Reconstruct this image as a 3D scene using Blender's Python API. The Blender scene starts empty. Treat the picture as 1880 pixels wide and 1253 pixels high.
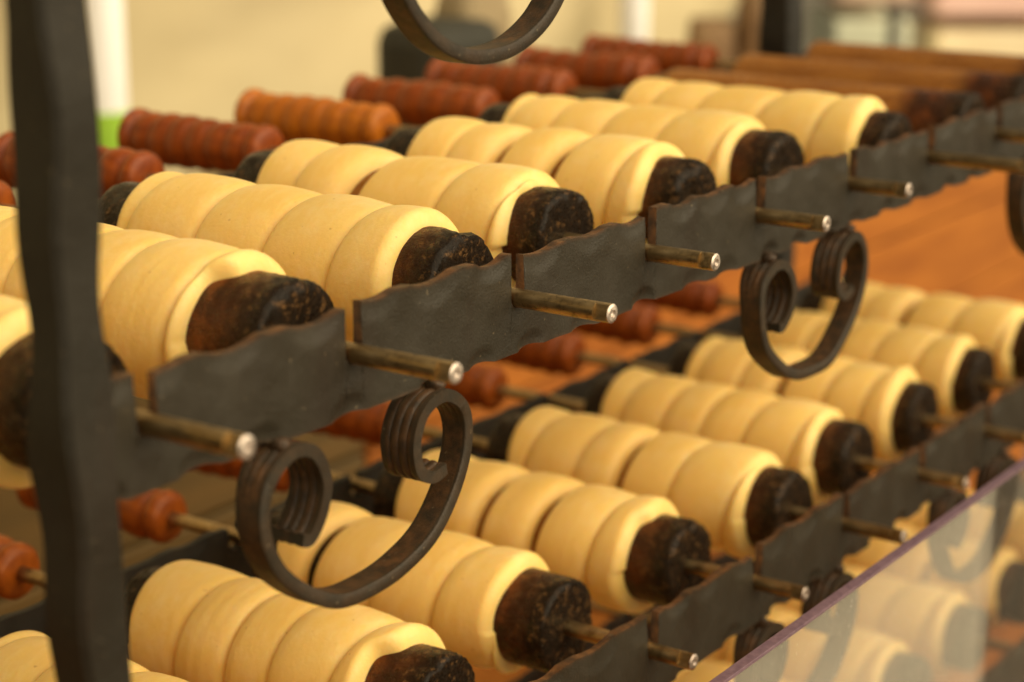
import bpy, math, random
import numpy as np
from mathutils import Vector, Matrix

# ------------------------------------------------------------------ camera
sc = bpy.context.scene
col = sc.collection
YAW, PITCH, ROLL = 0.963514551, 0.261889660, 0.002617793
CAM = np.array([-0.489926927, -0.50646964, 0.216916441])
cy, sy, cp, sp = math.cos(YAW), math.sin(YAW), math.cos(PITCH), math.sin(PITCH)
fwd = np.array([sy*cp, cy*cp, -sp]); rgt = np.array([cy, -sy, 0.0]); upv = np.cross(rgt, fwd)
r2 = rgt*math.cos(ROLL)+upv*math.sin(ROLL); u2 = -rgt*math.sin(ROLL)+upv*math.cos(ROLL)
cam_d = bpy.data.cameras.new('camera'); cam = bpy.data.objects.new('camera', cam_d); col.objects.link(cam)
cam.matrix_world = Matrix(((r2[0], u2[0], -fwd[0], CAM[0]), (r2[1], u2[1], -fwd[1], CAM[1]), (r2[2], u2[2], -fwd[2], CAM[2]), (0, 0, 0, 1)))
cam_d.sensor_fit = 'HORIZONTAL'; cam_d.sensor_width = 36.0; cam_d.lens = 36.0*3592.437/1880
cam_d.clip_start = 0.02; cam_d.clip_end = 500
cam_d.dof.use_dof = True; cam_d.dof.focus_distance = 0.935; cam_d.dof.aperture_fstop = 5.4; cam_d.dof.aperture_blades = 0
sc.camera = cam

# ------------------------------------------------------------------ light
SUN_DIR = Vector((0.12, -0.82, 0.60)).normalized()          # towards the light: open front of the stall
w = bpy.data.worlds.new('World'); sc.world = w; w.use_nodes = True
nt = w.node_tree; nt.nodes.clear()
sky = nt.nodes.new('ShaderNodeTexSky'); sky.sky_type = 'NISHITA'; sky.sun_disc = False
sky.sun_elevation = math.asin(SUN_DIR.z); sky.sun_rotation = math.atan2(SUN_DIR.x, SUN_DIR.y)
sky.air_density = 1.0; sky.dust_density = 3.0; sky.ozone_density = 1.0
hs = nt.nodes.new('ShaderNodeHueSaturation'); hs.inputs['Saturation'].default_value = 0.15
mul = nt.nodes.new('ShaderNodeMix'); mul.data_type = 'RGBA'; mul.blend_type = 'MULTIPLY'
mul.inputs[0].default_value = 1.0; mul.inputs[7].default_value = (1.0, 0.85, 0.58, 1)
bg = nt.nodes.new('ShaderNodeBackground'); bg.inputs[1].default_value = 0.05
wo = nt.nodes.new('ShaderNodeOutputWorld')
nt.links.new(sky.outputs[0], hs.inputs['Color']); nt.links.new(hs.outputs[0], mul.inputs[6])
nt.links.new(mul.outputs[2], bg.inputs[0]); nt.links.new(bg.outputs[0], wo.inputs[0])
sun_d = bpy.data.lights.new('sun', 'SUN'); sun_d.energy = 3.2; sun_d.angle = math.radians(100); sun_d.color = (1.0, 0.85, 0.58)
sun = bpy.data.objects.new('sun', sun_d); col.objects.link(sun)
sun.rotation_euler = SUN_DIR.to_track_quat('Z', 'Y').to_euler(); sun.location = (1, -2, 3)
sc.view_settings.view_transform = 'Standard'; sc.view_settings.look = 'None'
sc.view_settings.exposure = 0.72; sc.view_settings.gamma = 1.0
sc.view_settings.use_curve_mapping = False
sc.cycles.use_denoising = True
sc.cycles.max_bounces = 8

# ------------------------------------------------------------------ materials
def srgb(r, g, b):
    f = lambda c: (c/255/12.92) if c/255 <= 0.04045 else ((c/255+0.055)/1.055)**2.4
    return (f(r), f(g), f(b), 1)
class NT:
    def __init__(s, name):
        s.m = bpy.data.materials.new(name); s.m.use_nodes = True; s.t = s.m.node_tree; s.t.nodes.clear()
        s.out = s.t.nodes.new('ShaderNodeOutputMaterial'); s.b = s.t.nodes.new('ShaderNodeBsdfPrincipled')
        s.t.links.new(s.b.outputs[0], s.out.inputs[0]); s.co = s.t.nodes.new('ShaderNodeTexCoord')
    def n(s, t, **k):
        o = s.t.nodes.new('ShaderNode'+t)
        for a, v in k.items(): setattr(o, a, v)
        return o
    def l(s, a, b): s.t.links.new(a, b)
    def noise(s, scale, detail=4, rough=0.55, vec=None, sc3=None):
        o = s.n('TexNoise'); o.inputs['Scale'].default_value = scale; o.inputs['Detail'].default_value = detail; o.inputs['Roughness'].default_value = rough
        v = vec or s.co.outputs['Object']
        if sc3:
            mp = s.n('Mapping'); mp.inputs['Scale'].default_value = sc3; s.l(v, mp.inputs[0]); v = mp.outputs[0]
        s.l(v, o.inputs['Vector']); return o.outputs[0]
    def ramp(s, fac, stops, interp='LINEAR'):
        o = s.n('ValToRGB'); cr = o.color_ramp; cr.interpolation = interp
        while len(cr.elements) < len(stops): cr.elements.new(0.5)
        for e, (p, c) in zip(cr.elements, stops): e.position = p; e.color = c if len(c) == 4 else (*c, 1)
        s.l(fac, o.inputs[0]); return o.outputs[0]
    def math(s, op, a, b=None, clamp=False):
        o = s.n('Math', operation=op, use_clamp=clamp)
        for i, v in enumerate((a, b)):
            if v is None: continue
            if hasattr(v, 'is_linked'): s.l(v, o.inputs[i])
            else: o.inputs[i].default_value = v
        return o.outputs[0]
    def mix(s, fac, a, b, blend='MIX'):
        o = s.n('Mix', data_type='RGBA', blend_type=blend)
        for i, v in ((0, fac), (6, a), (7, b)):
            if hasattr(v, 'is_linked'): s.l(v, o.inputs[i])
            else: o.inputs[i].default_value = v
        return o.outputs[2]
    def bump(s, h, strength=0.3, dist=0.001, normal=None):
        o = s.n('Bump'); o.inputs['Strength'].default_value = strength; o.inputs['Distance'].default_value = dist
        s.l(h, o.inputs['Height'])
        if normal: s.l(normal, o.inputs['Normal'])
        return o.outputs[0]
    def set(s, **k):
        for a, v in k.items():
            i = s.b.inputs[a.replace('_', ' ')]
            if hasattr(v, 'is_linked'): s.l(v, i)
            else: i.default_value = v
        return s
G = lambda v: (v, v, v, 1)

def mat_dough():
    s = NT('raw_dough')
    a = s.noise(22, 3); f = s.noise(420, 3); st = s.noise(9, 5, 0.6, sc3=(9, 30, 9))
    c = s.ramp(a, [(0.3, (0.81, 0.520, 0.138)), (0.7, (0.86, 0.595, 0.195))])
    c = s.mix(s.ramp(st, [(0.42, G(0)), (0.62, G(0.30))]), c, (0.88, 0.63, 0.26, 1))
    fl = s.ramp(s.noise(38, 6, 0.7), [(0.48, G(0)), (0.70, G(0.34))]); c = s.mix(fl, c, (0.90, 0.72, 0.40, 1))
    spk = s.ramp(s.noise(260, 1), [(0.0, G(1)), (0.20, G(1)), (0.235, G(0))])
    c = s.mix(s.math('MULTIPLY', spk, 0.5), c, (0.45, 0.2, 0.04, 1))
    s.set(Base_Color=c, Roughness=0.43, Subsurface_Weight=0.4, Subsurface_Scale=0.009)
    s.b.inputs['Subsurface Radius'].default_value = (1.0, 0.45, 0.12)
    s.b.inputs['Specular IOR Level'].default_value = 0.40
    h = s.math('ADD', s.math('MULTIPLY', f, 0.8), s.math('MULTIPLY', st, 0.7))
    s.set(Normal=s.bump(h, 0.25, 0.0012)); return s.m

def mat_mandrel():
    s = NT('charred_wood')
    sep = s.n('SeparateXYZ'); s.l(s.co.outputs['Object'], sep.inputs[0])
    at = s.n('Attribute', attribute_name='char_front'); ar = s.n('Attribute', attribute_name='char_back')
    grain = s.noise(30, 6, 0.65, sc3=(6, 0.7, 6)); n = s.noise(60, 5); big = s.noise(18, 3)
    wood = s.ramp(grain, [(0.25, (0.21, 0.068, 0.012)), (0.55, (0.36, 0.135, 0.022)), (0.8, (0.46, 0.20, 0.04))])
    d = s.math('ADD', at.outputs['Fac'], s.math('MULTIPLY', s.math('SUBTRACT', n, 0.5), 0.5))
    brown = s.ramp(n, [(0.3, (0.012, 0.0028, 0.001)), (0.5, (0.055, 0.011, 0.0022)), (0.72, (0.26, 0.068, 0.010))])
    c = s.mix(s.ramp(d, [(0.12, G(0)), (0.42, G(1))]), wood, brown)
    crust = s.ramp(s.noise(240, 4, 0.7), [(0.42, (0.003, 0.0014, 0.001)), (0.56, (0.010, 0.004, 0.0016)), (0.68, (0.15, 0.075, 0.026))])
    c = s.mix(s.ramp(d, [(0.68, G(0)), (1.02, G(1))]), c, crust)
    db = s.math('ADD', ar.outputs['Fac'], s.math('MULTIPLY', s.math('SUBTRACT', n, 0.5), 0.5))
    c = s.mix(s.ramp(db, [(0.3, G(0)), (0.7, G(1))]), c, crust)
    rg = s.ramp(s.noise(130, 4), [(0.35, G(0.16)), (0.65, G(0.60))])
    h = s.math('ADD', s.noise(520, 4, 0.7), s.math('MULTIPLY', grain, 0.5))
    s.set(Base_Color=c, Roughness=rg, Normal=s.bump(h, 1.0, 0.0028)); s.b.inputs['Coat Weight'].default_value = 0.14; s.b.inputs['Coat Roughness'].default_value = 0.16; s.b.inputs['Specular Tint'].default_value = (1.0, 0.72, 0.45, 1); s.b.inputs['Specular IOR Level'].default_value = 0.24
    return s.m

def mat_iron(k=1.0, name='painted_iron'):
    s = NT(name)
    at = s.n('Attribute', attribute_name='rim')
    n = s.noise(35, 5); f = s.noise(900, 3)
    c = s.ramp(n, [(0.3, (0.0195*k, 0.0153*k, 0.0090*k)), (0.7, (0.0275*k, 0.0222*k, 0.0145*k))])
    rust = s.ramp(s.noise(160, 4), [(0.35, (0.03, 0.013, 0.006)), (0.7, (0.16, 0.065, 0.02))])
    kr = s.math('MULTIPLY', at.outputs['Fac'], s.ramp(s.noise(60, 3), [(0.25, G(0.45)), (0.6, G(1))]))
    c = s.mix(kr, c, rust)
    st_ = s.ramp(s.noise(14, 6, 0.65, sc3=(1, 1, 0.35)), [(0.52, G(0)), (0.66, G(0.6))]); c = s.mix(st_, c, (0.018, 0.010, 0.005, 1))
    spot = s.ramp(s.noise(420, 1), [(0.74, G(0)), (0.77, G(1))]); c = s.mix(s.math('MULTIPLY', spot, 0.5), c, (0.2, 0.15, 0.09, 1))
    s.set(Base_Color=c, Roughness=s.ramp(n, [(0.3, G(0.42)), (0.7, G(0.58))]), Metallic=0.0)
    s.b.inputs['Specular IOR Level'].default_value = 0.30
    s.set(Normal=s.bump(s.math('ADD', f, s.math('MULTIPLY', s.noise(120, 3), 1.5)), 0.55, 0.0006)); return s.m

def mat_steel(name, c1, c2, rough):
    s = NT(name); oi = s.n('ObjectInfo')
    n = s.noise(60, 5, 0.6, sc3=(3, 1, 3)); f = s.noise(700, 3)
    soot = s.ramp(s.noise(190, 4, 0.7), [(0.52, G(0)), (0.68, G(0.75))])
    bc = s.mix(soot, s.mix(s.math('MULTIPLY', oi.outputs['Random'], 0.55), s.ramp(n, [(0.3, c1), (0.7, c2)]), (c1[0]*.6, c1[1]*.6, c1[2]*.6, 1)), (0.07, 0.045, 0.02, 1))
    s.set(Base_Color=bc, Metallic=1.0, Roughness=s.ramp(n, [(0.3, G(rough)), (0.7, G(rough+0.2))]))
    s.set(Normal=s.bump(f, 0.25, 0.0004)); return s.m

def mat_handle(orange=0.0):
    s = NT('orange_handle_wood' if orange else 'red_brown_handle_wood')
    oi = s.n('ObjectInfo')
    grain = s.noise(26, 5, 0.6, sc3=(5, 0.6, 5))
    c = s.ramp(grain, [(0.25, (0.12, 0.018, 0.002)), (0.6, (0.26, 0.050, 0.004)), (0.85, (0.37, 0.088, 0.007))])
    c2 = s.ramp(grain, [(0.25, (0.30, 0.070, 0.004)), (0.7, (0.50, 0.155, 0.008))])
    c = s.mix(s.math('ADD', s.math('MULTIPLY', oi.outputs['Random'], 0.3), 0.7*orange, True), c, c2)
    s.set(Base_Color=c, Roughness=0.38, Normal=s.bump(grain, 0.15, 0.0008)); s.b.inputs['Specular IOR Level'].default_value = 0.30
    return s.m

def mat_plain(name, c1, c2, rough=0.6, scale=8, bump=0.1, spec=0.4, sc3=None, dist=0.002):
    s = NT(name); n = s.noise(scale, 5, 0.6, sc3=sc3)
    s.set(Base_Color=s.ramp(n, [(0.3, c1), (0.7, c2)]), Roughness=rough, Normal=s.bump(n, bump, dist))
    s.b.inputs['Specular IOR Level'].default_value = spec; return s.m

VEIL_X = 0.11  # pane position where the painted reflection veil stops
def mat_acrylic():
    s = NT('veiled_dusty_acrylic')
    tr = s.n('BsdfTransparent'); tr.inputs[0].default_value = (0.93, 0.92, 0.92, 1)
    gl = s.n('BsdfGlossy'); gl.inputs['Roughness'].default_value = 0.03
    lw_ = s.n('LayerWeight'); lw_.inputs[0].default_value = 0.5; fr = s.n('MapRange'); s.l(s.math('POWER', lw_.outputs['Facing'], 5.0), fr.inputs[0]); fr.inputs[3].default_value = 0.025; fr.inputs[4].default_value = 0.8
    m1 = s.n('MixShader'); s.l(fr.outputs[0], m1.inputs[0]); s.l(tr.outputs[0], m1.inputs[1]); s.l(gl.outputs[0], m1.inputs[2])
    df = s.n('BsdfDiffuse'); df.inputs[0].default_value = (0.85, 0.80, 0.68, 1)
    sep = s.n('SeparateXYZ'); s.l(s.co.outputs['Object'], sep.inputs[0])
    veil_mask = s.ramp(s.math('ADD', sep.outputs[0], 0.5-VEIL_X), [(0.496, G(1)), (0.506, G(0.08))])  # pale reflection painted into the pane colour, cut off along X
    refl_veil = s.math('MULTIPLY', s.ramp(s.noise(5, 5), [(0.3, G(0.10)), (0.7, G(0.19))]), veil_mask)
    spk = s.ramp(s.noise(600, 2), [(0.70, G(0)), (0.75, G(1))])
    d = s.math('ADD', refl_veil, s.math('MULTIPLY', spk, 0.35), clamp=True)
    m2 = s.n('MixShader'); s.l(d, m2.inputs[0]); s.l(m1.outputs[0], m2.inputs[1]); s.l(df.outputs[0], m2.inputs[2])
    s.l(m2.outputs[0], s.out.inputs[0]); return s.m

M = dict(
    dough=mat_dough(), mandrel=mat_mandrel(), iron=mat_iron(), post_iron=mat_iron(0.62, 'blackened_iron'), handle=mat_handle(), handle_orange=mat_handle(1.0),
    rod=mat_steel('tarnished_steel', (0.34, 0.225, 0.10, 1), (0.62, 0.46, 0.25, 1), 0.30),
    tip=mat_steel('bright_cut_steel', (0.42, 0.34, 0.29, 1), (0.78, 0.68, 0.61, 1), 0.40),
    canvas=mat_plain('cream_canvas', (0.48, 0.40, 0.235, 1), (0.55, 0.465, 0.285, 1), 0.8, 3, 0.05, 0.2),
    plank=mat_plain('orange_wood', (0.22, 0.062, 0.008, 1), (0.42, 0.145, 0.020, 1), 0.6, 7, 0.2, 0.2, (0.5, 5, 5)),
    olive_plank=mat_plain('olive_wood', (0.085, 0.055, 0.014, 1), (0.15, 0.085, 0.02, 1), 0.6, 7, 0.2, 0.4, (0.5, 5, 5)),
    white=mat_plain('white_enamel', (0.86, 0.86, 0.86, 1), (0.90, 0.90, 0.90, 1), 0.5),
    green=mat_plain('bright_green_plastic', (0.30, 0.55, 0.04, 1), (0.36, 0.62, 0.06, 1), 0.5),
    black=mat_plain('black_cloth', (0.012, 0.012, 0.008, 1), (0.03, 0.028, 0.018, 1), 0.7),
    taupe=mat_plain('taupe_cloth', (0.22, 0.165, 0.09, 1), (0.30, 0.23, 0.13, 1), 0.8),
    brown=mat_plain('brown_tarp', (0.17, 0.10, 0.05, 1), (0.27, 0.17, 0.085, 1), 0.8),
    olive=mat_plain('olive_cloth', (0.20, 0.16, 0.07, 1), (0.30, 0.25, 0.12, 1), 0.8),
    mint=mat_plain('mint_paint', (0.66, 0.68, 0.52, 1), (0.74, 0.76, 0.58, 1), 0.6),
    rose=mat_plain('rose_beige_cloth', (0.60, 0.42, 0.32, 1), (0.68, 0.48, 0.37, 1), 0.8),
    pink=mat_plain('pink_canvas', (0.85, 0.55, 0.50, 1), (0.90, 0.62, 0.56, 1), 0.8),
    peach=mat_plain('peach_cloth', (0.85, 0.70, 0.46, 1), (0.90, 0.76, 0.52, 1), 0.8),
    soot=mat_plain('sooty_iron', (0.008, 0.007, 0.005, 1), (0.018, 0.015, 0.011, 1), 0.6, 60, 0.3, 0.35),
    grey=mat_plain('grey_paint', (0.10, 0.09, 0.075, 1), (0.14, 0.125, 0.10, 1), 0.6),
    ground=mat_plain('stone_paving', (0.09, 0.078, 0.06, 1), (0.15, 0.13, 0.10, 1), 0.85, 4, 0.3),
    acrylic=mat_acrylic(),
    acryl_edge=mat_plain('violet_sawn_edge', (0.10, 0.055, 0.085, 1), (0.19, 0.12, 0.15, 1), 0.35, 300, 0.3, 0.6, None, 0.0005),
)

# ------------------------------------------------------------------ mesh helpers
rng = np.random.default_rng(7)
def link(name, me, parent=None, mats=None):
    o = bpy.data.objects.new(name, me); col.objects.link(o)
    if parent is not None: o.parent = parent
    for m in (mats or []): me.materials.append(m)
    return o
def tag(o, label=None, cat=None, group=None, kind=None):
    if label: o['label'] = label
    if cat: o['category'] = cat
    if group: o['group'] = group
    if kind: o['kind'] = kind
    return o
def empty(name, loc, label=None, cat=None, group=None):
    o = bpy.data.objects.new(name, None); col.objects.link(o); o.location = loc; o.empty_display_size = 0.02
    return tag(o, label, cat, group)
def mesh(name, v, f, smooth=True, attrs=None, midx=None):
    me = bpy.data.meshes.new(name); me.from_pydata([tuple(map(float, a)) for a in v], [], f); me.update()
    if smooth: me.polygons.foreach_set('use_smooth', [True]*len(me.polygons))
    for k, a in (attrs or {}).items():
        at = me.attributes.new(k, 'FLOAT', 'POINT'); at.data.foreach_set('value', np.asarray(a, np.float32))
    if midx is not None: me.polygons.foreach_set('material_index', midx)
    me.update(); return me
def gridmesh(name, V, closed_v=False, flip=False, attrs=None):
    """V: (nu, nv, 3) array -> quads; closed_v wraps the second axis"""
    nu, nv = V.shape[:2]
    I = np.arange(nu*nv).reshape(nu, nv)
    J = np.concatenate([I, I[:, :1]], 1) if closed_v else I
    a, b, c, d = J[:-1, :-1], J[1:, :-1], J[1:, 1:], J[:-1, 1:]
    F = np.stack([a, b, c, d], -1).reshape(-1, 4)
    if flip: F = F[:, ::-1]
    me = bpy.data.meshes.new(name); n = len(F)
    me.vertices.add(nu*nv); me.vertices.foreach_set('co', V.reshape(-1).astype(np.float32))
    me.loops.add(n*4); me.loops.foreach_set('vertex_index', F.reshape(-1).astype(np.int32))
    me.polygons.add(n); me.polygons.foreach_set('loop_start', np.arange(0, n*4, 4, dtype=np.int32))
    me.polygons.foreach_set('use_smooth', np.ones(n, bool))
    for k, at in (attrs or {}).items():
        q = me.attributes.new(k, 'FLOAT', 'POINT'); q.data.foreach_set('value', np.asarray(at, np.float32).reshape(-1))
    me.update(calc_edges=True); me.validate(); return me
def wave(seed, n=6, f0=1.0, f1=4.0):
    """smooth 1-D noise in -1..1"""
    g = np.random.default_rng(seed); fr = g.uniform(f0, f1, n); ph = g.uniform(0, 6.28, n); am = 1/np.sqrt(fr); am /= am.sum()
    return lambda x: sum(a*np.sin(6.2832*f*x+p) for a, f, p in zip(am, fr, ph))*1.6
def wave2(seed, n=10, s=1.0):
    g = np.random.default_rng(seed); k = g.normal(0, s, (n, 2)); ph = g.uniform(0, 6.28, n)
    return lambda x, y: sum(np.sin(6.2832*(a*x+b*y)+p) for (a, b), p in zip(k, ph))/math.sqrt(n)
def box(name, c, d, mat, parent=None, bev=0.004, rot=None):
    import bmesh
    bm = bmesh.new(); bmesh.ops.create_cube(bm, size=1.0); bmesh.ops.scale(bm, vec=d, verts=bm.verts)
    if bev: bmesh.ops.bevel(bm, geom=bm.edges[:], offset=bev, segments=2, affect='EDGES', profile=0.5)
    if rot is not None: bmesh.ops.rotate(bm, cent=(0, 0, 0), matrix=rot, verts=bm.verts)
    bmesh.ops.translate(bm, vec=c, verts=bm.verts)
    me = bpy.data.meshes.new(name); bm.to_mesh(me); bm.free()
    return link(name, me, parent, [mat])
def lathe(name, prof, n=48, jit=None, attrs=None):
    """revolve (y, r) pairs about the Y axis; jit(y, theta) scales the radius"""
    y = np.array([p[0] for p in prof]); r = np.array([p[1] for p in prof]); th = np.linspace(0, 2*math.pi, n, endpoint=False)
    R = r[:, None]*np.ones((1, n)); Y = y[:, None]*np.ones((1, n))
    if jit is not None:
        dr, dy = jit(Y, th[None, :]*np.ones_like(Y), R); R = R+dr; Y = Y+dy
    V = np.stack([R*np.cos(th), Y, R*np.sin(th)], -1)
    A = {k: f(Y, R) for k, f in (attrs or {}).items()}
    return gridmesh(name, V, True, True, A)

# ------------------------------------------------------------------ setting
S = 0.12                                                     # slot pitch along the bars
GZ = -1.15
gm = mesh('ground', [(-60, -60, GZ), (60, -60, GZ), (60, 60, GZ), (-60, 60, GZ)], [(0, 1, 2, 3)], False)
tag(link('ground', gm, None, [M['ground']]), kind='structure')

# cream tent wall behind the counter
xs = np.linspace(-2.0, 3.42, 220); zs = np.linspace(GZ, 1.5, 60); wv = wave2(3, 8, 0.55)
X, Z = np.meshgrid(xs, zs, indexing='ij')
Yw = 1.62+0.018*wv(X*1.1, Z*1.2)+0.016*np.sin(6.28*(Z*2.4-0.30*X+0.1*wv(X, Z)))+0.006*wv(X*3, Z*5)
V1 = np.stack([X, Yw, Z], -1)
tw = link('tent_wall', gridmesh('tent_wall', V1, False, True), None, [M['canvas']])
so = tw.modifiers.new('thickness', 'SOLIDIFY'); so.thickness = 0.004
tag(tw, 'plain cream canvas tent wall hanging behind the spit racks', 'tent wall')

# ------------------------------------------------------------------ back counter of orange planks
counter = empty('wooden_counter', (0, 0.75, GZ), 'orange wooden plank counter behind the racks of dough spits', 'counter')
pw = 0.150
k = 0
z = -0.138
while z-pw > GZ:
    g = np.random.default_rng(50+k)
    for x0_, x1_, mt in ((-0.75, 1.048, M['olive_plank']), (1.052, 1.90 if z > -0.2 else 3.10, M['plank'])):  # left run olive brown, right run orange
        box('plank', ((x0_+x1_)/2, 0.014+g.uniform(-.002, .002), z-pw/2-GZ), (x1_-x0_, 0.026, pw-0.004), mt, counter, 0.003)
    z -= pw; k += 1
box('counter_top', (0.575, 0.045, -0.131-GZ), (2.68, 0.10, 0.012), M['olive_plank'], counter, 0.003)
box('rear_shelf', (1.175, 0.235, -0.314-GZ), (3.88, 0.40, 0.03), M['plank'], counter, 0.004)
for xx in (-0.6, 1.05, 3.0):
    box('leg', (xx, 0.40, (-0.33-GZ)/2), (0.06, 0.06, -0.33-GZ), M['plank'], counter, 0.003)

TZ = -0.70
table = empty('wooden_table', (0, 0, GZ), 'brown plank table carrying the iron rack below the dough', 'table')
for k in range(6):
    box('plank', (0.65, -0.235+k*0.152, TZ-0.015-GZ), (2.7, 0.149, 0.03), M['plank'], table, 0.003)
for xx in (-0.62, 1.92):
    box('crossbar', (xx, 0.145, TZ-0.055-GZ), (0.05, 0.80, 0.05), M['plank'], table, 0.003)
    for yy in (-0.22, 0.50):
        box('leg', (xx, yy, (TZ-0.08-GZ)/2), (0.05, 0.05, TZ-0.08-GZ), M['plank'], table, 0.003)

# ------------------------------------------------------------------ the iron rack
TIERS = {'top': (0.22, 0.007), 'upper': (0.0, 0.0), 'middle': (-0.22, -0.007), 'lower': (-0.44, -0.014)}
rack = empty('iron_rack', (0, 0, TZ), 'dark wrought iron rack with notched hammered bars and curled scrolls', 'rack')
X0, X1 = -0.034, 1.235
T = 0.0025                                                   # half thickness of the bars
ROD_R = 0.0045

def notched_bar(name, yc, zc, seed, x0=X0, x1=X1, hi=0.0215, lo=-0.0265, rough=1.0, nmax=10):
    g = np.random.default_rng(seed)
    slots = [i*S for i in range(0, nmax+1) if x0+0.01 < i*S < x1-0.01]
    hw = 0.0055
    brk = [x0]
    for q in slots: brk += [q-hw, q+hw]
    brk.append(x1)
    cols = []                                                # (x, slot?)
    for j in range(len(brk)-1):
        a, b = brk[j], brk[j+1]; is_slot = j % 2 == 1
        n = 9 if is_slot else max(8, int((b-a)/0.0016))
        e = 0.00004
        for q in np.linspace(a+e, b-e, n): cols.append((q, is_slot, j))
    cx = np.array([c[0] for c in cols]); sl = np.array([c[1] for c in cols]); sg = np.array([c[2] for c in cols])
    offs = g.uniform(-.0018, .0018, sg.max()+1)*rough
    top = hi+offs[sg]+0.0005*wave(seed+1, 8, 6, 25)(cx)*rough
    bot = lo+0.0005*wave(seed+2, 8, 5, 25)(cx)*rough
    dents = []
    x = x0+0.008
    while x < x1:                                            # hammer dents along both edges
        dents.append((x, 1, g.uniform(.012, .019), g.uniform(.5, 1.0))); x += g.uniform(.030, .050)
    x = x0+0.012
    while x < x1:
        dents.append((x, -1, g.uniform(.008, .013), g.uniform(.5, 1.0))); x += g.uniform(.034, .060)
    for (dx, sd, wd, am) in dents:
        b = np.clip(1-((cx-dx)/wd)**2, 0, None)**1.2
        if sd > 0: top = top-0.0033*am*b*rough
        else: bot = bot+0.0022*am*b*rough
    ztop = np.where(sl, -ROD_R-0.0003-np.clip(0, 0, 1)*cx, top)
    # round the bottom of every notch to cradle the rod
    for q in slots:
        m = sl & (np.abs(cx-q) < hw+1e-4)
        ztop = np.where(m, -np.sqrt(np.clip(0.0056**2-(cx-q)**2, 0, None))*0.82, ztop)
    nz = 26
    t = np.linspace(0, 1, nz)
    Zf = bot[:, None]+(ztop-bot)[:, None]*t[None, :]
    Xf = cx[:, None]*np.ones((1, nz))
    n2 = wave2(seed+3, 12, 22); n3 = wave2(seed+4, 14, 60)
    Yf = -T+0.00018*n2(Xf, Zf)*rough+0.00005*n3(Xf, Zf)*rough
    for (dx, sd, wd, am) in dents:
        ze = hi-0.002 if sd > 0 else lo+0.002
        rr = ((Xf-dx)/wd)**2+((Zf-ze)/(wd*0.62))**2
        if sd > 0: rr = np.where(sl[:, None], 9, rr)
        Yf = Yf+(0.0021 if sd > 0 else 0.0034)*am*np.clip(1-rr, 0, None)**0.9*rough
    Yb = np.full_like(Yf, T)
    nx = len(cx)
    v = []; fcs = []; rim = []
    def add(P, rv):                                          # P (a,b,3)
        o = len(v); a, b = P.shape[:2]
        v.extend(P.reshape(-1, 3).tolist()); rim.extend(np.asarray(rv).reshape(-1).tolist())
        for i in range(a-1):
            for j in range(b-1):
                fcs.append((o+i*b+j, o+(i+1)*b+j, o+(i+1)*b+j+1, o+i*b+j+1))
    Pf = np.stack([Xf, Yf, Zf], -1)
    rr0 = np.zeros_like(Xf); rr0[:, -1] = 0.55; rr0[:, 0] = 0.3
    add(Pf, rr0)
    add(np.stack([Xf, Yb, Zf], -1)[::-1, ::8 if False else 1][:, [0, -1]], np.zeros((nx, 2)))
    add(np.stack([Pf[:, -1], np.stack([cx, Yb[:, -1], ztop], -1)], 1), np.ones((nx, 2)))
    add(np.stack([np.stack([cx, Yb[:, 0], bot], -1), Pf[:, 0]], 1), np.full((nx, 2), 0.7))
    for e in (0, -1):
        P = np.stack([Pf[e], np.stack([np.full(nz, cx[e]), Yb[e], Zf[e]], -1)], 0)
        add(P if e == 0 else P[::-1], np.full((2, nz), 0.7))
    me = mesh(name, v, fcs, True, {'rim': rim})
    o = link(name, me, rack, [M['soot'] if name == 'rear_bar' else M['iron']]); o.location = (0, yc, zc-TZ)
    return o

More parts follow.
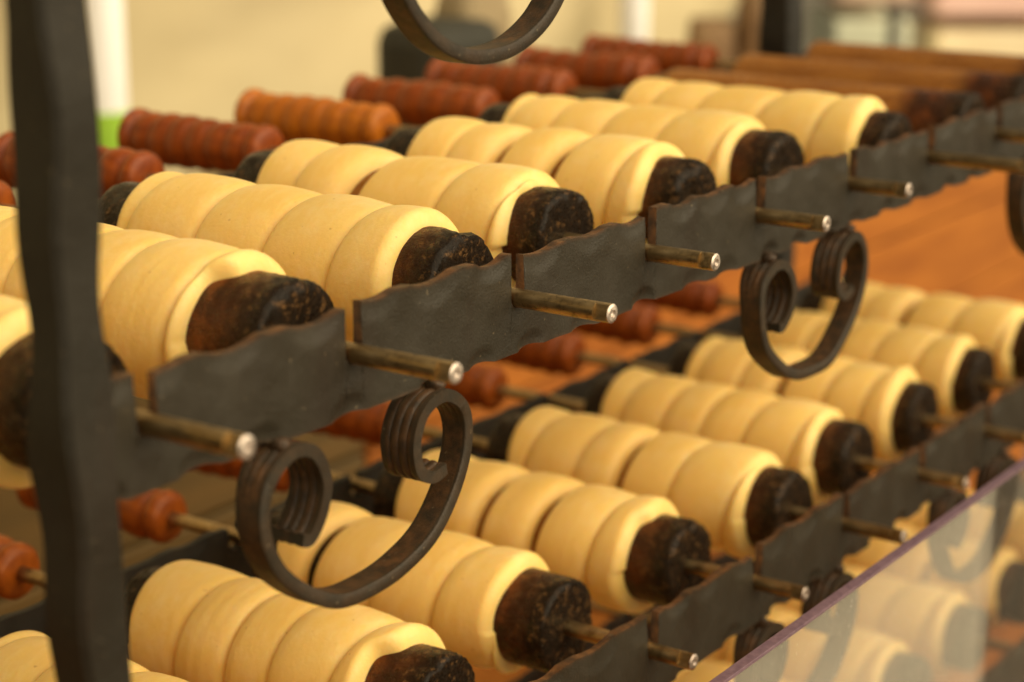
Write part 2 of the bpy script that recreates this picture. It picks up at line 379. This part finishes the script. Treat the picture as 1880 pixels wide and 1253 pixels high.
def scroll(parent, xc, seed, bar_lo=-0.0265, sx=1.0):
    """flat bar bent into a pelta: a round belly, both ends curled inward and grooved"""
    g = np.random.default_rng(seed)
    half = [(0, -.1062), (.022, -.1035), (.043, -.0935), (.060, -.077), (.0690, -.058), (.0660, -.0405), (.0525, -.0312), (.0375, -.0350),
            (.0300, -.0475), (.0325, -.0605), (.0425, -.0660), (.0510, -.0640)]
    pts = [(-x, z) for x, z in half[:0:-1]]+half
    P = np.array(pts)+g.normal(0, .0006, (len(pts), 2))
    P[:, 0] *= sx
    if True:                                                 # the two ends are not quite alike
        P[0] += (.004, -.004); P[1] += (.002, -.003)
    cc = []
    n = len(P)
    for i in range(n-1):                                     # Catmull-Rom
        p0, p1, p2, p3 = P[max(i-1, 0)], P[i], P[i+1], P[min(i+2, n-1)]
        for t in np.linspace(0, 1, 10, endpoint=False):
            cc.append(0.5*((2*p1)+(-p0+p2)*t+(2*p0-5*p1+4*p2-p3)*t*t+(-p0+3*p1-3*p2+p3)*t**3))
    cc.append(P[-1]); cc = np.array(cc)
    d = np.gradient(cc, axis=0); d /= np.linalg.norm(d, axis=1)[:, None]; nr = np.stack([-d[:, 1], d[:, 0]], 1)
    L = np.concatenate([[0], np.cumsum(np.linalg.norm(np.diff(cc, axis=0), axis=1))]); L /= L[-1]
    e = np.clip((np.abs(L-0.5)-0.24)/0.12, 0, 1); e = e*e*(3-2*e)
    th = 0.0064*(1-0.12*e); wd = 0.0135+0.005*e
    nb = 41
    b = np.linspace(0, 1, nb)
    rib = np.where((b < .06) | (b > .94), 1.0, np.abs(np.sin(math.pi*4*b))**0.6)                   # four grooves
    rows = []
    for k in range(len(cc)):
        prof = 1-0.32*e[k]*(1-rib)
        edge = 1-0.22*(np.clip(np.abs(2*b-1)-0.90, 0, 1)/0.10)**2*(1-e[k])
        o = th[k]/2*prof*edge; yb = -0.0085+b*wd[k]
        ring = [(cc[k, 0]+nr[k, 0]*q, y, cc[k, 1]+nr[k, 1]*q) for q, y in zip(o, yb)]+[(cc[k, 0]-nr[k, 0]*q, y, cc[k, 1]-nr[k, 1]*q) for q, y in zip(o[::-1], yb[::-1])]
        rows.append(ring)
    V = np.array(rows); nv = V.shape[1]
    c0 = V[0].mean(0); c1 = V[-1].mean(0)
    V = np.concatenate([np.broadcast_to(c0, (1, nv, 3)), V[:1], V, V[-1:], np.broadcast_to(c1, (1, nv, 3))], 0)
    rimv = np.zeros(V.shape[:2]); rimv[:, nb//4:nb] = 0; rimv[2:-2] = 0.15
    rimv[:, 6:nb-6] = 0.5; rimv[:, nb+6:2*nb-6] = 0.5
    me = gridmesh('scroll', V, True, False, {'rim': rimv})
    o = link('scroll', me, parent, [M['iron']]); o.location = (xc, 0, 0)
    me.set_sharp_from_angle(angle=math.radians(50))
    # weld beads that hold it to the bar
    for s_ in (-1, 1):
        prof = [(-.0055, 0.0002), (-.005, .0022), (-.002, .0034), (.001, .0036), (.004, .0024), (.0055, .0002)]
        wv3 = wave2(seed+s_, 6, 120)
        wm = lathe('weld_bead', prof, 20, lambda Y, T_, R: (0.0006*wv3(Y, T_*.004)*np.minimum(1, R/.002), 0*Y), {'rim': lambda Y, R: 0*Y+.4})
        wo_ = link('weld_bead', wm, parent, [M['iron']]); wo_.location = (xc+s_*.052*sx, -0.001, bar_lo-0.0008)
    return o

bars = {}
for nm, (zc, yc) in TIERS.items():
    sd = {'top': 11, 'upper': 23, 'middle': 37, 'lower': 59}[nm]
    bars[nm] = notched_bar('front_bar', yc, zc, sd)
    notched_bar('rear_bar', yc+0.305, zc-0.004, sd+500, hi=0.012, lo=-0.030, rough=0.6)
for nm, xcs in {'top': (0.2225, 0.64, 1.05), 'upper': (0.1245, 0.5455, 0.955), 'middle': (0.13, 0.540, 0.826), 'lower': (0.30, 0.70, 1.0)}.items():
    for j, x in enumerate(xcs): scroll(bars[nm], x, 90+j+ord(nm[0]))

def hammered_post(name, x, y, w_, z0, z1, seed, lean=(0, 0)):
    n = 220; ns = 10
    zz = np.linspace(z0, z1, n)
    a = [wave(seed+i, 7, 5, 17) for i in range(4)]; c = wave(seed+9, 6, 1.5, 6); c2 = wave(seed+10, 6, 1.5, 6)
    rows = []
    for z in zz:
        h = w_/2; ox = 0.0012*c(z)+lean[0]*z; oy = 0.0010*c2(z)+lean[1]*z
        l, r, f, b = (h+0.0020*q(z) for q in a)
        ch = 0.0022
        crn = [(r-ch, -f), (r, -f+ch), (r, b-ch), (r-ch, b), (-l+ch, b), (-l, b-ch), (-l, -f+ch), (-l+ch, -f)]
        rows.append([(px+ox, py+oy, z) for px, py in crn])
    V = np.array(rows)
    top = np.broadcast_to(V[-1].mean(0), (1, 8, 3)); bt = np.broadcast_to(V[0].mean(0), (1, 8, 3))
    V = np.concatenate([bt, V[:1], V, V[-1:], top], 0)
    me = gridmesh(name, V, True, False, {'rim': np.zeros(V.shape[:2])})
    me.set_sharp_from_angle(angle=math.radians(28))
    o = link(name, me, rack, [M['post_iron']]); o.location = (x, y, -TZ)
    return o
hammered_post('post', -0.0460, -0.0135, 0.0215, TZ, 0.62, 5, (-0.012, 0))
hammered_post('post', 1.246, -0.0135, 0.0215, TZ, 0.62, 6)
hammered_post('post', -0.0460, 0.318, 0.0215, TZ, 0.62, 8)
hammered_post('post', 1.140, 0.325, 0.030, TZ, 0.62, 9).data.materials[0] = M['soot']
for x in (-0.046, 1.246):
    for zb in (-0.64, 0.55):
        box('side_bar', (x, 0.152, zb-TZ), (0.012, 0.318, 0.02), M['iron'], rack, 0.002)

# ------------------------------------------------------------------ spits and dough
RM = 0.0275                                                  # mandrel radius
def mandrel_mesh(y0, y1, seed, bare):
    g = np.random.default_rng(seed)
    ch = g.uniform(.0025, .004)
    prof = [(y0+.0012, .0001), (y0+.0008, .006), (y0+.0004, .012), (y0, .018), (y0, RM-ch), (y0+ch*.35, RM-ch*.35), (y0+ch, RM-.0003)]
    prof += [(q, RM) for q in np.linspace(y0+ch+.002, y0+.07, 34)]
    prof += [(q, RM) for q in np.linspace(y0+.08, y1-.045, 14)]
    prof += [(q, RM) for q in np.linspace(y1-.04, y1-.004, 14)]
    prof += [(y1-.001, RM-.001), (y1, RM-.004), (y1, .012), (y1, .0001)]
    a = wave2(seed, 12, 70); b = wave2(seed+1, 12, 200); c = wave2(seed+2, 8, 30)
    def jit(Y, T_, R):
        ux, uz = np.cos(T_)*R, np.sin(T_)*R
        m = np.minimum(1, R/.01)
        end = np.clip(1-(Y-y0)/.03, 0, 1)+0.4*np.clip(1-(y1-Y)/.03, 0, 1)
        n_ = a(ux+Y*.7, uz-Y*.4)
        return m*end*(0.0003*n_+0.0003*b(ux+Y, uz))-m*end*0.0009*np.clip(c(ux, uz+Y*.5), 0, None)**2, end*m*(0.0007*c(ux, uz)+0.0004*b(ux, uz))*np.clip(1-(Y-y0)/.006, 0, 1)
    L = 0.066 if not bare else 0.060
    fr = lambda Y, R: np.clip(1.08-(Y-y0)/L, 0, 1.1)
    bk = lambda Y, R: np.clip((0.3 if bare else 1.5)-(y1-Y)/0.06, 0, 1.2)
    return lathe('mandrel', prof, 72, jit, {'char_front': fr, 'char_back': bk})

def rod_mesh(ytip, yend, seed):
    g = np.random.default_rng(seed)
    ys = [ytip+.0014, ytip+.0010, ytip, ytip, ytip+.0007, ytip+.0016, ytip+.00165, ytip+.0085, ytip+.00855, ytip+.02, -.01, .02, .1, .2, yend]
    rs = [.0002, ROD_R*.30, ROD_R*.42, ROD_R*.78, ROD_R]+[ROD_R]*10
    n = 40; th = np.linspace(0, 2*math.pi, n, endpoint=False)
    V = np.zeros((len(ys), n, 3))
    na = g.uniform(2.3, 3.0); d = np.array([math.cos(na), math.sin(na)])
    for i, (y, r) in enumerate(zip(ys, rs)):
        x, z_ = r*np.cos(th), r*np.sin(th)
        if i in (6, 7):                                      # flat filed for the latch
            q = x*d[0]+z_*d[1]; ex = np.clip(q-ROD_R*.52, 0, None); x = x-ex*d[0]; z_ = z_-ex*d[1]
        V[i] = np.stack([x, np.full(n, y), z_], -1)
    me = gridmesh('rod', V, True, True)
    mi = np.zeros(len(me.polygons), np.int32); mi[:n*4] = 1
    me.materials.append(M['rod']); me.materials.append(M['tip'])
    me.polygons.foreach_set('material_index', mi); me.set_sharp_from_angle(angle=math.radians(35)); return me

def handle_mesh(y0, y1, seed):
    g = np.random.default_rng(seed)
    prof = [(y0, .0046), (y0, .012), (y0+.001, .0145), (y0+.004, .0165), (y0+.008, .0168), (y0+.0115, .0150), (y0+.0128, .0132), (y0+.0140, .0136)]
    a = y0+.0145; b = y1-.011; nb = 5 if g.uniform() < .6 else 6
    for k in range(nb):
        q0 = a+(b-a)*k/nb; q1 = a+(b-a)*(k+1)/nb
        rb = .0168+.0007*math.sin(k*1.1+seed)
        for t in np.linspace(0.04, 0.96, 9): prof.append((q0+(q1-q0)*t, rb-0.0030*abs(2*t-1)**2.6))
    prof += [(b+.0003, .0135), (b+.001, .0150), (b+.004, .0180), (b+.0075, .0182), (b+.0100, .0160), (y1, .0110), (y1+.0008, .0001)]
    k_ = g.uniform(1.02, 1.12); prof = [(y_, r_*k_ if r_ > .006 else r_) for y_, r_ in prof]
    return lathe('handle', prof, 40)

def dough_mesh(L0, L1, seed, gaps=(), hi=True, tail=0.0):
    g = np.random.default_rng(seed)
    P = g.uniform(.0350, .0425); ph = g.uniform(0, 1); hh = g.uniform(.0080, .0092)
    nth, ny = (128, 236) if hi else (80, 130)
    th = np.linspace(0, 2*math.pi, nth, endpoint=False)
    ends = 0.007
    Lm = L1-L0
    t = np.concatenate([ends*(1-np.cos(np.linspace(0, math.pi/2, 12)))/Lm, np.linspace(ends, Lm-ends, ny)[1:-1]/Lm, 1-(ends*(1-np.cos(np.linspace(0, math.pi/2, 12)))/Lm)[::-1]])
    wf = wave(seed+1, 5, .5, 3); wb = wave(seed+2, 5, .5, 3)
    per = lambda w_, a: 0.5*(1+np.cos(a))*w_(a/6.2832)+0.5*(1-np.cos(a))*w_(((a+math.pi) % 6.28319)/6.2832+3)
    yF = L0+0.0022*per(wf, th)+tail*0.013/(1+np.exp(-(th-1.95)/.07))/(1+np.exp((th-4.6)/.25)); yB = L1+0.0016*per(wb, th)
    Y = yF[None]+(yB-yF)[None]*t[:, None]; TH = th[None]*np.ones_like(Y)
    # theta 0 = +X, pi/2 = top, pi = -X side
    c = (Y-L0)/P-TH/6.283185+ph+0.16*wave(seed+9, 4, 1.5, 7)(Y)
    kk = np.floor(c); u = c-kk; l = kk+TH/6.283185           # l runs along the strip
    shp = wave(seed+3, 6, .15, .9); thk = wave(seed+4, 7, .2, 1.4); gp = wave(seed+5, 5, .2, .8)
    # neighbouring strips meet at u=0 (strip kk behind? / kk-1) : groove depth varies along the seam
    def seam(ls):
        d = 0.42+0.18*gp(ls)
        for (g0, wd_, am) in gaps: d = d+6.0*am*np.exp(-((ls-g0)/wd_)**2)
        return d
    tilt = 0.17+0.12*wave(seed+8, 5, .2, 1.0)(l)
    dl = seam(l); dr = np.minimum(0.5*seam(l+1), 0.4)
    wl = 0.046+0.05*np.clip(dl-.3, -.3, 1.7); wr = 0.030+0*dr
    gl = np.minimum(np.exp(-(u/wl)**1.25)*dl, 1.12); gr = np.exp(-((1-u)/wr)**1.25)*dr
    body = 1-0.25*np.abs(2*u-1)**2.3+tilt*(u-.5)             # softly domed strip
    lw = wave2(seed+6, 10, 1.3); pore = wave2(seed+7, 16, 9)
    r = RM+hh*(1.05+0.10*thk(l))*body*(1-np.maximum(gl, gr))
    r = r+0.00009*lw(u*1.8, l*.35)+0.00034*lw(u*.35+3, l*.7)+0.00003*pore(u, l*4)
    # sag under its own weight
    r = r+0.0006*np.clip(-np.sin(TH), 0, 1)
    d0 = np.clip((Y-yF[None])/0.0062, 0, 1); d1 = np.clip((yB[None]-Y)/0.0062, 0, 1)
    e = np.sqrt(np.clip(1-(1-d0)**2, 0, 1))*np.sqrt(np.clip(1-(1-d1)**2, 0, 1))
    r = RM-0.0006+(r-RM+0.0006)*e
    V = np.stack([r*np.cos(TH), Y, r*np.sin(TH)], -1)
    return gridmesh('raw_dough', V, True, True)

ORD = ['', 'first', 'second', 'third', 'fourth', 'fifth', 'sixth', 'seventh', 'eighth', 'ninth', 'tenth']
#        slot: (rod tip, mandrel front, dough front, dough back, gaps)
SP = {
 'upper': {0: (-.052, .032, .055, .232, ()), 1: (-.056, .027, .054, .235, ()), 2: (-.055, .028, .051, .231, ()),
           3: (-.0415, .048, .067, .243, ((2.38, .25, .8),)), 4: (-.0445, .0375, .060, .228, ((3.36, .22, .85), (2.38, .2, .8))),
           5: (-.0405, .042, .068, .243, ()), 6: (-.072, .020, .039, .225, ()), 7: (-.05, .016, None, None, ()), 8: (-.046, .020, None, None, ()), 9: (-.05, .018, None, None, ())},
 'middle': {1: (-.045, .05, .075, .24, ((2.38, .3, .7),)), 2: (-.04, .047, .070, .242, ()), 3: (-.0285, .052, .083, .243, ((3.36, .3, .8),)), 4: (-.0345, .043, .066, .244, ((3.36, .25, .75), (2.38, .2, .6))),
            5: (-.043, .034, .056, .240, ((2.36, .3, .75),)), 6: (-.0355, .044, .067, .240, ()), 7: (-.04, .047, .062, .238, ((2.38, .3, .7),)), 8: (-.04, .048, .064, .236, ()), 9: (-.045, .045, .062, .240, ((2.38, .3, .7),))},
 'lower': {i: (-.042, .045, .066, .238, ((2.5, .3, .5),) if i % 2 else ()) for i in range(3, 11)},
}
for tier, row in SP.items():
    zc, yc = TIERS[tier]
    for i, (tip, mf, df, db, gaps) in row.items():
        sd = {'upper': 1000, 'middle': 2000, 'lower': 3000}[tier]+i*17
        g = np.random.default_rng(sd)
        bare = df is None
        if tier == 'lower': where = 'on lower tier, %s from the near end' % ORD[i-2]
        elif i == 0: where = 'on upper tier, directly behind the iron post'
        else: where = 'on %s tier, %s right of the iron post' % (tier, ORD[i])
        if tier == 'middle':
            where = 'on middle tier, %s right of the iron post' % ORD[i]
        lab = ('spit with bare orange mandrel ' if bare else 'spit with charred mandrel under dough ')+where
        sp_ = empty('baking_spit', (i*S, yc, zc), lab, 'spit', 'baking spits resting in the rack notches')
        link('rod', rod_mesh(tip, 0.375, sd), sp_)
        link('mandrel', mandrel_mesh(mf, (0.264 if bare else db+0.022)+g.uniform(-.004, .004), sd+1, bare), sp_, [M['mandrel']])
        h0 = 0.360+g.uniform(-.006, .006)
        link('handle', handle_mesh(h0, h0+.131+g.uniform(-.004, .004), i), sp_, [M['handle_orange' if (tier, i) == ('upper', 5) else 'handle']])
        sp_.rotation_euler = (0, g.uniform(0, 6.28), 0) if False else (0, 0, 0)
        if not bare:
            near = (tier == 'upper' and i < 6) or (tier == 'middle' and i < 7)
            d = link('raw_dough', dough_mesh(df, db, sd+5, gaps, near, {('upper', 1): 1.0, ('middle', 4): 0.5, ('middle', 2): 0.8, ('upper', 3): 0.35}.get((tier, i), 0.0)), None, [M['dough']])
            d.location = (i*S, yc, zc)
            tag(d, 'pale yellow raw dough spiral '+where, 'dough', 'raw dough spirals wound on the spits')

# ------------------------------------------------------------------ acrylic guard in front
guard = empty('acrylic_guard', (0.5, -0.10, TZ), 'clear dust-specked acrylic sneeze guard with painted reflection veil and violet sawn top edge', 'guard')
GT = -0.1778
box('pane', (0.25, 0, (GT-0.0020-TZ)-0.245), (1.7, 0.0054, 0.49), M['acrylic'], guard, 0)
box('sawn_edge', (0.25, 0, GT-0.0010-TZ), (1.7, 0.0058, 0.0019), M['acryl_edge'], guard, 0.0002)
for xx in (-0.5, 1.0):
    box('foot', (xx, 0, (GT-0.48-TZ)/2), (0.04, 0.03, GT-0.48-TZ), M['grey'], guard, 0.002)

# ------------------------------------------------------------------ blurred things behind
def ray(px, py):
    d = r2*((px-940)/3592.437)-u2*((py-626.5)/3592.437)+fwd
    return d
def atY(px, py, Y): d = ray(px, py); return CAM+d*(Y-CAM[1])/d[1]
def atX(px, py, X): d = ray(px, py); return CAM+d*(X-CAM[0])/d[0]
def atD(px, py, D): return CAM+ray(px, py)*D

def pole(name, p, r, z0, z1, mat, parent, n=24):
    V = np.array([[(r*math.cos(a), r*math.sin(a), z) for a in np.linspace(0, 2*math.pi, n, endpoint=False)] for z in (z0, z0, z1, z1)])
    V[0, :, :2] = 0; V[-1, :, :2] = 0
    me = gridmesh(name, V, True, False); me.set_sharp_from_angle(angle=0.8)
    o = link(name, me, parent, [mat]); o.location = p; return o
a = atY(188, 100, 1.45)
tp = empty('tent_pole', (a[0], 1.45, GZ), 'white tent pole with bright green foot by the cream wall', 'pole')
zg = atY(192, 205, 1.45)[2]
pole('shaft', (0, 0, 0), 0.031, zg-GZ+0.001, 1.6-GZ, M['white'], tp)
pole('green_foot', (0, 0, 0), 0.035, 0.0, zg-GZ, M['green'], tp)
a = atY(1163, 30, 1.5)
tp2 = empty('tent_pole', (a[0], 1.5, GZ), 'white tent pole standing right of the hanging iron scroll', 'pole')
pole('shaft', (0, 0, 0), 0.030, 0.02, 1.6-GZ, M['white'], tp2); pole('base_plate', (0, 0, 0), 0.06, 0.0, 0.02, M['grey'], tp2)

# black bag with taupe flap on the counter
a = atY(772, 95, 1.0); t_ = atY(770, 38, 1.0)
CT = -0.299
bag = empty('black_bag', (a[0]+.03, 1.0, CT), 'black bag with taupe cloth standing on the back counter', 'bag')
def sack(name, cx_, w0, d0, h, mat, parent, seed, top=0.75):
    n = 40; rows = []; wv4 = wave2(seed, 8, 4)
    for t in np.concatenate([[0], np.linspace(0, 1, 26), [1]]):
        k = (1-(1-top)*t)*(1-0.25*max(0, t-.85)/.15)
        ring = []
        for q in np.linspace(0, 2*math.pi, n, endpoint=False):
            c_, s_ = math.cos(q), math.sin(q); e_ = 0.45
            x = abs(c_)**e_*math.copysign(1, c_)*w0/2*k; y = abs(s_)**e_*math.copysign(1, s_)*d0/2*k
            b = 1+0.05*wv4(q/6.28*2, t*1.5)
            ring.append((cx_+x*b, y*b, t*h))
        rows.append(ring)
    V = np.array(rows); V[0, :, 0] = cx_; V[0, :, 1] = 0; V[-1, :, 0] = cx_; V[-1, :, 1] = 0
    return link(name, gridmesh(name, V, True, False), parent, [mat])
H = t_[2]-CT
box('bag_body', (0.01, 0, H/2), (0.155, 0.11, H), M['black'], bag, 0.03)
tz = atY(870, -40, 1.0); tx = atY(868, 40, 1.0)[0]-bag.location[0]
sack('cloth', tx, 0.13, 0.08, tz[2]-CT, M['taupe'], bag, 6, 0.8)

# market beyond the end of the tent wall
def stall(name, px0, px1, py_top, py_mid, D, mtop, mlow, label, cat):
    p0 = atD(px0, py_mid, D); p1 = atD(px1, py_mid, D); pt = atD((px0+px1)/2, py_top, D)
    c_ = (p0+p1)/2; wd_ = np.linalg.norm((p1-p0)[:2]); ang = math.atan2(p1[1]-p0[1], p1[0]-p0[0])
    e = empty(name, (c_[0], c_[1], GZ), label, cat); e.rotation_euler = (0, 0, ang)
    zt = pt[2]; zm = c_[2]
    box('counter_front', (0, 0, (zm-GZ)/2), (wd_, 0.5, zm-GZ), mlow, e, 0.01)
    box('canopy', (0, 0.05, (zm+zt)/2-GZ+.02), (wd_*1.04, 0.6, zt-zm-0.04), mtop, e, 0.02)
    return e
stall('market_stall', 1690, 2010, -60, 42, 6.0, M['pink'], M['peach'], 'pink topped market stall with peach counter at upper right', 'stall')
stall('market_stall', 1508, 1642, -40, 22, 5.6, M['rose'], M['mint'], 'mint green counter with rose beige cover behind dark rack post', 'stall')
a = atD(1642, 45, 5.2)
gp_ = empty('litter_bin', (a[0], a[1], GZ), 'small grey bin between the mint counter and pink stall', 'bin')
pole('bin_body', (0, 0, 0), 0.017, 0, atD(1642, 30, 5.2)[2]-GZ, M['grey'], gp_)
pole('lid', (0, 0, atD(1642, 30, 5.2)[2]-GZ), 0.026, 0, 0.03, M['grey'], gp_)
DT = 3.5
a = atD(1385, 40, DT)
tb = empty('tarp_bundle', (a[0], a[1], GZ), 'bulky brown and olive tarpaulin bundle beside the tent wall end', 'tarp')
tb.rotation_euler = (0, 0, -YAW)
sack('tarp', 0.015, 0.125, 0.25, atD(1385, -25, DT)[2]-GZ, M['brown'], tb, 12, 0.8)
sack('tarp_fold', -0.075, 0.115, 0.22, atD(1310, 38, DT)[2]-GZ, M['brown'], tb, 13, 0.85)
sack('olive_sack', 0.035, 0.085, 0.34, atD(1415, 24, DT)[2]-GZ, M['olive'], tb, 14, 0.85)
